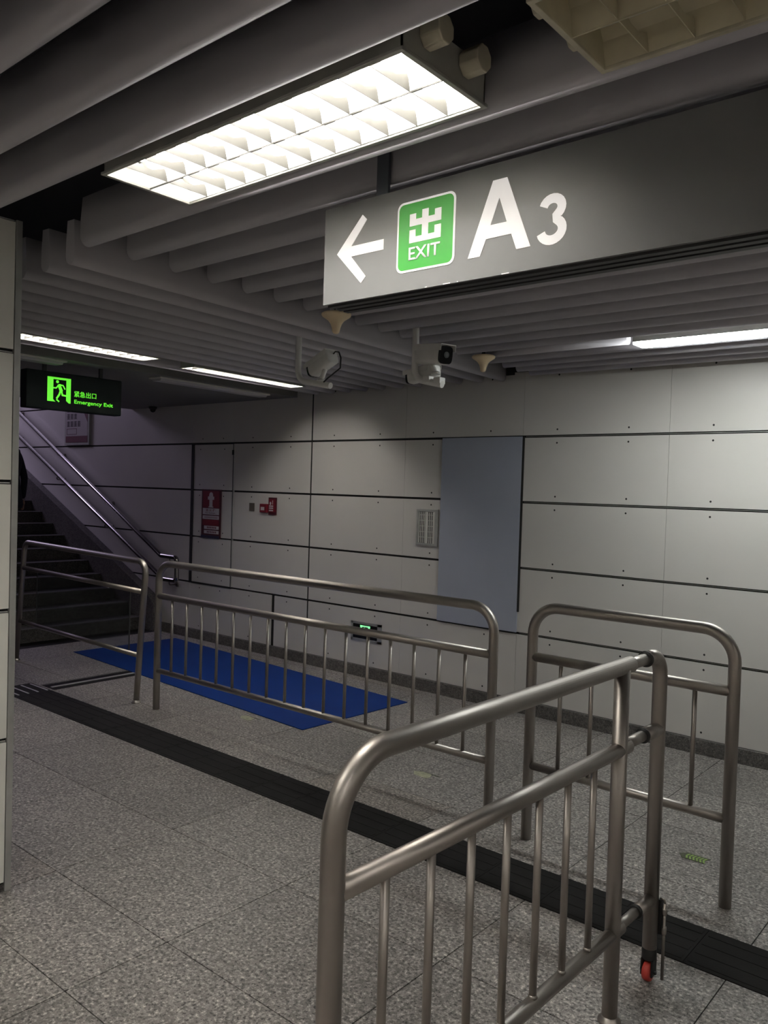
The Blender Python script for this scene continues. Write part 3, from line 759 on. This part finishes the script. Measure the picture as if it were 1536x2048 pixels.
    mb.box(a, b, F-.006, F-.004, d-.012, d, 'gl_green'); mb.box(a, a+.022, F-.006, F-.004, c, d, 'gl_green'); mb.box(b-.022, b, F-.006, F-.004, c, d, 'gl_green')
    mb.poly([(-4.69+.008*math.cos(k*PI/6), F-.006, .428+.008*math.sin(k*PI/6)) for k in range(12)], 'gl_green', (0, .002, 0)); mb.box(-4.70, -4.672, F-.006, F-.004, .39, .419, 'gl_green')
    mb.build('green_symbol', t)
    # poster above the stair
    t = thing('framed_poster', (-9.58, F, 2.1), 'small framed notice poster on the stair wall behind the emergency exit sign', 'poster')
    x0, x1, z0, z1 = -9.87, -9.28, 2.095, 2.80
    mb = MB(); mb.box(x0, x1, F-.03, F-.001, z0, z1, 'frame'); mb.build('frame', t, .004)
    mb = MB(); mb.box(x0+.035, x1-.035, F-.032, F-.030, z0+.035, z1-.035, 'poster_paper'); mb.build('sheet', t)
    mb = MB(); f0, f1 = F-.0335, F-.032
    mb.box(x0+.035, x1-.035, f0, f1, z0+.035, z0+.115, 'print_maroon')
    for a, b, c, d in ((x0+.06, x0+.30, z0+.135, z0+.14), (x0+.06, x0+.30, z0+.205, z0+.21), (x0+.06, x0+.066, z0+.14, z0+.205), (x0+.294, x0+.30, z0+.14, z0+.205)): mb.box(a, b, f0, f1, c, d, 'print_maroon')
    rn = random.Random(5)
    for z, n in ((z0+.235, 4), (z0+.33, 3), (z0+.42, 3)):
        for k in range(n):
            xx = x0+.06+.085*k
            for j in range(4): mb.box(xx+.004, xx+.07, f0, f1, z+.018*j, z+.018*j+.009, 'print_dark')
            mb.box(xx+.03, xx+.04, f0, f1, z, z+.068, 'print_dark')
    mb.poly([(x0+.36, f0, z1-.15), (x1-.04, f0, z1-.17), (x1-.04, f0, z1-.42)], 'print_maroon', (0, .001, 0))
    mb.build('print', t)
wall_things()

# ---------------------------------------------------------------- stairs and handrails
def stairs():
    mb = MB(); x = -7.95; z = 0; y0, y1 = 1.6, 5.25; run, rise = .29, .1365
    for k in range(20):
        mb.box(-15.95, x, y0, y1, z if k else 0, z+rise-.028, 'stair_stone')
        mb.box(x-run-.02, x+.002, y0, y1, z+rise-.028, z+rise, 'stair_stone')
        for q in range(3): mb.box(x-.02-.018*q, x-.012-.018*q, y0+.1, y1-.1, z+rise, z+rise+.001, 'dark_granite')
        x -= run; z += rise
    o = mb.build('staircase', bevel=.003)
    tag(o, 'dark stone staircase rising to the left behind the leaning railing', 'stairs')
    mb = MB(); pts = [(-7.72, 5.25, 0), (-7.72, 5.25, .30), (-7.86, 5.25, .41), (-13.4, 5.25, 2.90), (-15.9, 5.25, 4.03), (-15.9, 5.25, 0)]
    mb.poly(pts, 'dark_granite', (0, .10, 0)); tag(mb.build('trim_1'), kind='structure')
stairs()
def handrail():
    t = thing('handrail', (-8.8, 5.25, .5), 'double tube stair handrail fixed to the panelled wall, with a looped lower end', 'handrail')
    Y = 5.25; s = .497
    up = [(-13.6, Y, .855+.503*6.0), (-7.60, Y, .855), (-7.315, Y, .853), (-7.305, Y, .602), (-7.55, Y, .602), (-13.6, Y, .602+.478*6.05)]
    mb = MB(); mb.sweep(arc_path(up, [.06, .04, .04, .06], 6), .025, 'steel_far', 16); mb.build('rail', t)
    for k in range(6):
        for z0, sl in ((.855, .503), (.602, .478)):
            x = -7.44 if k == 0 else -7.6-1.15*k; zz = z0+sl*max(0, -7.58-x)
            mb = MB(); mb.sweep(arc_path([(x, Y, zz-.015), (x, Y, zz-.055), (x, WY-.004, zz-.055)], .02, 5), .008, 'steel_dull', 10)
            mb.lathe((x, WY-.006, zz-.055), [(.026, -.004), (.028, 0), (.028, .005)], 'steel_dull', 18, 'y'); mb.build('bracket', t)
handrail()
def dome_cam():
    t = thing('dome_camera', (-7.85, 5.28, 2.5), 'small dark dome camera under the ceiling right of the emergency exit sign', 'camera')
    mb = MB(); mb.lathe((-7.85, 5.27, 2.47), [(.035, 0), (.045, .01), (.045, .03)], 'sign_edge'); mb.build('base', t)
    mb = MB(); mb.ball((-7.85, 5.27, 2.468), .033, 'black_gloss'); mb.build('dome', t)
dome_cam()

# ---------------------------------------------------------------- ceiling fittings
def horn(x, y, label):
    t = thing('ceiling_antenna', (x, y, 2.5), label, 'antenna', 'beige ceiling antennas')
    R = .073
    mb = MB(); mb.lathe((x, y, 2.409), [(.004, -.003), (.013, 0), (.018, .008), (.021, .025), (.028, .045), (.040, .062), (.058, .074), (.069, .081), (R, .088), (R, .094), (.066, .099)], 'beige', 40)
    mb.build('cone', t)
    mb = MB(); mb.cyl((x, y, 2.498), (x, y, 2.66), .012, 'black', 10); mb.build('stem', t)
horn(-2.775, 2.89, 'beige trumpet-shaped ceiling antenna below the left end of the big exit sign')
horn(-2.832, 4.285, 'beige trumpet-shaped ceiling antenna right of the white security camera, near the wall')
def cam_box(mb, body, L, W, H, m='cam_white'):
    """bullet camera body along local +x"""
    n = 20; pr = []
    for k in range(n):
        a = 2*PI*k/n; c, s_ = math.cos(a), math.sin(a)
        pr.append((W/2*math.copysign(abs(c)**.55, c), H/2*math.copysign(abs(s_)**.55, s_)))
    A = [mb.bm.verts.new(body@Vector((-L/2, u, v))) for u, v in pr]; B = [mb.bm.verts.new(body@Vector((L/2, u, v))) for u, v in pr]
    mb._tag([mb.bm.faces.new((A[i], A[(i+1)%n], B[(i+1)%n], B[i])) for i in range(n)], m, True)
    mb._tag([mb.bm.faces.new(A[::-1]), mb.bm.faces.new(B)], m)
def frame_dir(c, d, roll=0):
    d = Vector(d).normalized(); y = Vector((0,0,1)).cross(d).normalized(); z = d.cross(y)
    m = Matrix((d, y, z)).transposed().to_4x4(); m.translation = Vector(c); return m
def cctv(t, c, d, L=.20, W=.075, H=.075, mount=None, parent_name='camera_body'):
    B = frame_dir(c, d)
    mb = MB(); cam_box(mb, B, L, W, H); body = mb.build('camera_body', t, .003)
    mb = MB(); S = frame_dir(Vector(c)+B.to_3x3()@Vector((.012, 0, H*.52)), d); mb.xbox(S, L+.03, W*1.06, .004, 'cam_white')
    for sg in (-1, 1):
        S2 = frame_dir(Vector(c)+B.to_3x3()@Vector((.012, sg*W*.53, H*.36)), d); mb.xbox(S2, L+.03, .003, H*.34, 'cam_white')
    mb.build('sun_hood', body, .001)
    mb = MB(); S = frame_dir(Vector(c)+B.to_3x3()@Vector((L/2+.006, 0, -.001)), d); cam_box(mb, S, .016, W*.93, H*.93, 'black_gloss')
    mb.build('front_glass', body)
    mb = MB(); S = Vector(c)+B.to_3x3()@Vector((L/2+.012, 0, 0)); e = S+B.to_3x3()@Vector((.005, 0, 0)); mb.cyl(S, e, .016, 'black', 20); mb.cyl(e, e+(e-S)*.2, .009, 'sign_edge', 16)
    mb.build('lens', body)
    if mount is not None:
        under = Vector(c)+B.to_3x3()@Vector((-.01, 0, -H/2)); m_ = Vector(mount)
        mb = MB(); mb.sweep([under+Vector((0,0,.004)), (under+m_)/2+Vector((0,0,.004)), m_], .014, 'cam_white', 12); mb.lathe((m_.x, m_.y, m_.z), [(.024, -.002), (.024, .006), (.018, .014)], 'cam_white', 18)
        mb.build('bracket', t)
    return body, B
def cctvs():
    G = 'security cameras on white ceiling pipes'
    t = thing('security_camera', (-3.41, 3.25, 2.52), 'white bullet camera with a looped black cable, seen from behind, on the left bent pipe', 'security camera', G)
    mb = MB(); mb.sweep(arc_path([(-3.412, 3.25, 2.66), (-3.412, 3.25, 2.262), (-3.15, 3.25, 2.218)], .075, 9), .0175, 'pipe_white', 18); mb.build('pipe', t)
    c = (-3.215, 3.25, 2.345); d = (-.93, .10, -.36)
    body, B = cctv(t, c, d, .175, .082, .080, (-3.225, 3.25, 2.247))
    mb = MB(); r = B.to_3x3(); p0 = Vector(c)+r@Vector((-.088, -.012, .018))
    mb.sweep([p0, p0+r@Vector((-.02, 0, .004)), p0+r@Vector((-.045, .0, -.012)), p0+r@Vector((-.05, .0, -.05)), p0+r@Vector((-.028, 0, -.10)), Vector((-3.165, 3.245, 2.262)), Vector((-3.19, 3.235, 2.238))], .0042, 'black', 8)
    lab(mb.build('cable', t), 'black looped cable')
    t = thing('security_camera', (-2.675, 3.4, 2.52), 'white bullet camera with a dark front facing right on a bent white pipe', 'security camera', G)
    mb = MB(); mb.sweep(arc_path([(-2.678, 3.4, 2.66), (-2.678, 3.4, 2.245), (-2.495, 3.4, 2.203)], .07, 9), .0185, 'pipe_white', 18); mb.build('pipe', t)
    mb = MB()
    for x in (-2.585, -2.515): mb.xbox(Matrix.Translation((x, 3.4, 2.235-.03*(x+2.585)/.07*.4)), .042, .05, .034, 'pipe_white')
    mb.build('saddle', t, .003)
    cctv(t, (-2.555, 3.392, 2.358), (.955, -.28, -.11), .20, .088, .098, (-2.535, 3.395, 2.258))
    t = thing('security_camera', (-2.60, 3.43, 2.24), 'smaller white bullet camera facing left, on the same pipe behind the right-facing one', 'security camera', G)
    cctv(t, (-2.668, 3.466, 2.275), (-.99, .05, -.13), .18, .070, .070)
    mb = MB(); mb.xbox(Matrix.Translation((-2.575, 3.43, 2.283)), .045, .05, .055, 'pipe_white'); mb.build('junction_box', t, .003)
cctvs()

# ---------------------------------------------------------------- person on the stairs
def person():
    ox, oy, oz = -8.93, 4.11, .548
    t = thing('person', (ox, oy, oz), 'person in dark clothes climbing the stairs, mostly hidden behind the column', 'person')
    V = [((0,0,.93),.13,.12), ((.0,0,1.12),.125,.10), ((-.03,0,1.32),.15,.11), ((-.05,0,1.45),.07,.07), ((-.07,0,1.54),.055,.055), ((-.08,0,1.62),.085,.095), ((-.08,0,1.72),.07,.08),
         ((-.02,.09,.88),.095,.10), ((-.20,.10,.62),.068,.07), ((-.16,.10,.24),.04,.04), ((-.30,.10,.185),.03,.04),
         ((.02,-.09,.88),.095,.10), ((-.02,-.10,.48),.062,.065), ((.08,-.10,.11),.038,.04), ((-.05,-.10,.03),.03,.035),
         ((-.04,.17,1.40),.055,.055), ((.03,.23,1.12),.042,.042), ((-.04,.25,.88),.03,.03),
         ((-.04,-.17,1.40),.055,.055), ((.02,-.22,1.13),.042,.042), ((-.10,-.23,.93),.03,.03)]
    E_ = [(0,1),(1,2),(2,3),(3,4),(4,5),(5,6),(0,7),(7,8),(8,9),(9,10),(0,11),(11,12),(12,13),(13,14),(2,15),(15,16),(16,17),(2,18),(18,19),(19,20)]
    me = bpy.data.meshes.new('body'); me.from_pydata([v[0] for v in V], E_, [])
    me.materials.append(M['cloth_dark'])
    o = bpy.data.objects.new('body', me); COL.objects.link(o); o.parent = t
    sk = o.modifiers.new('skin', 'SKIN'); sv = me.skin_vertices[0].data
    for i, v in enumerate(V): sv[i].radius = (v[1], v[2])
    sv[0].use_root = True
    sk.use_smooth_shade = True
    ss = o.modifiers.new('sub', 'SUBSURF'); ss.levels = 1; ss.render_levels = 2
    def L(): m = MB(); m.local = True; return m
    mb = L(); mb.lathe((-.02, 0, 0), [(.19, .78), (.20, .82), (.175, 1.0), (.16, 1.12), (.185, 1.30), (.16, 1.42), (.08, 1.50)], 'cloth_dark', 24)
    for v in mb.bm.verts: v.co.y *= 1.15
    mb.build('coat', t)
    mb = L(); mb.ball((-.085, 0, 1.675), .098, 'hair', (1.0, .88, 1.15)); mb.ball((-.035, 0, 1.62), .075, 'hair', (.9, 1, 1.1)); mb.build('hair', t)
    mb = L(); mb.ball((-.13, 0, 1.65), .07, 'skin', (.9, .85, 1.2)); mb.ball((-.192, 0, 1.645), .014, 'skin', (1, .8, 1.2)); mb.ball((-.10, .082, 1.65), .018, 'skin', (1, .5, 1.4)); mb.ball((-.10, -.082, 1.65), .018, 'skin', (1, .5, 1.4)); mb.build('face', t)
    for x, y, z, s in ((-.05, .255, .865, 1), (-.12, -.235, .905, -1)):
        mb = L(); mb.ball((x, y, z-.03), .028, 'skin', (1.1, .6, 1.5))
        for k in range(4): mb.sweep([(x-.018+.012*k, y, z-.06), (x-.022+.012*k, y, z-.09), (x-.018+.012*k, y-.008*s, z-.112+.003*abs(k-1.5))], .007, 'skin', 8)
        mb.sweep([(x-.025, y, z-.03), (x-.042, y-.006*s, z-.055), (x-.042, y-.012*s, z-.078)], .008, 'skin', 8); mb.build('hand', t)
    for x, y, z, r in ((-.27, .10, .174, 0), (.0, -.10, .035, .5)):
        mb = L(); mb.ball((x, y, z), .05, 'shoe', (2.4, .95, .75))
        mb.build('shoe', t)
person()
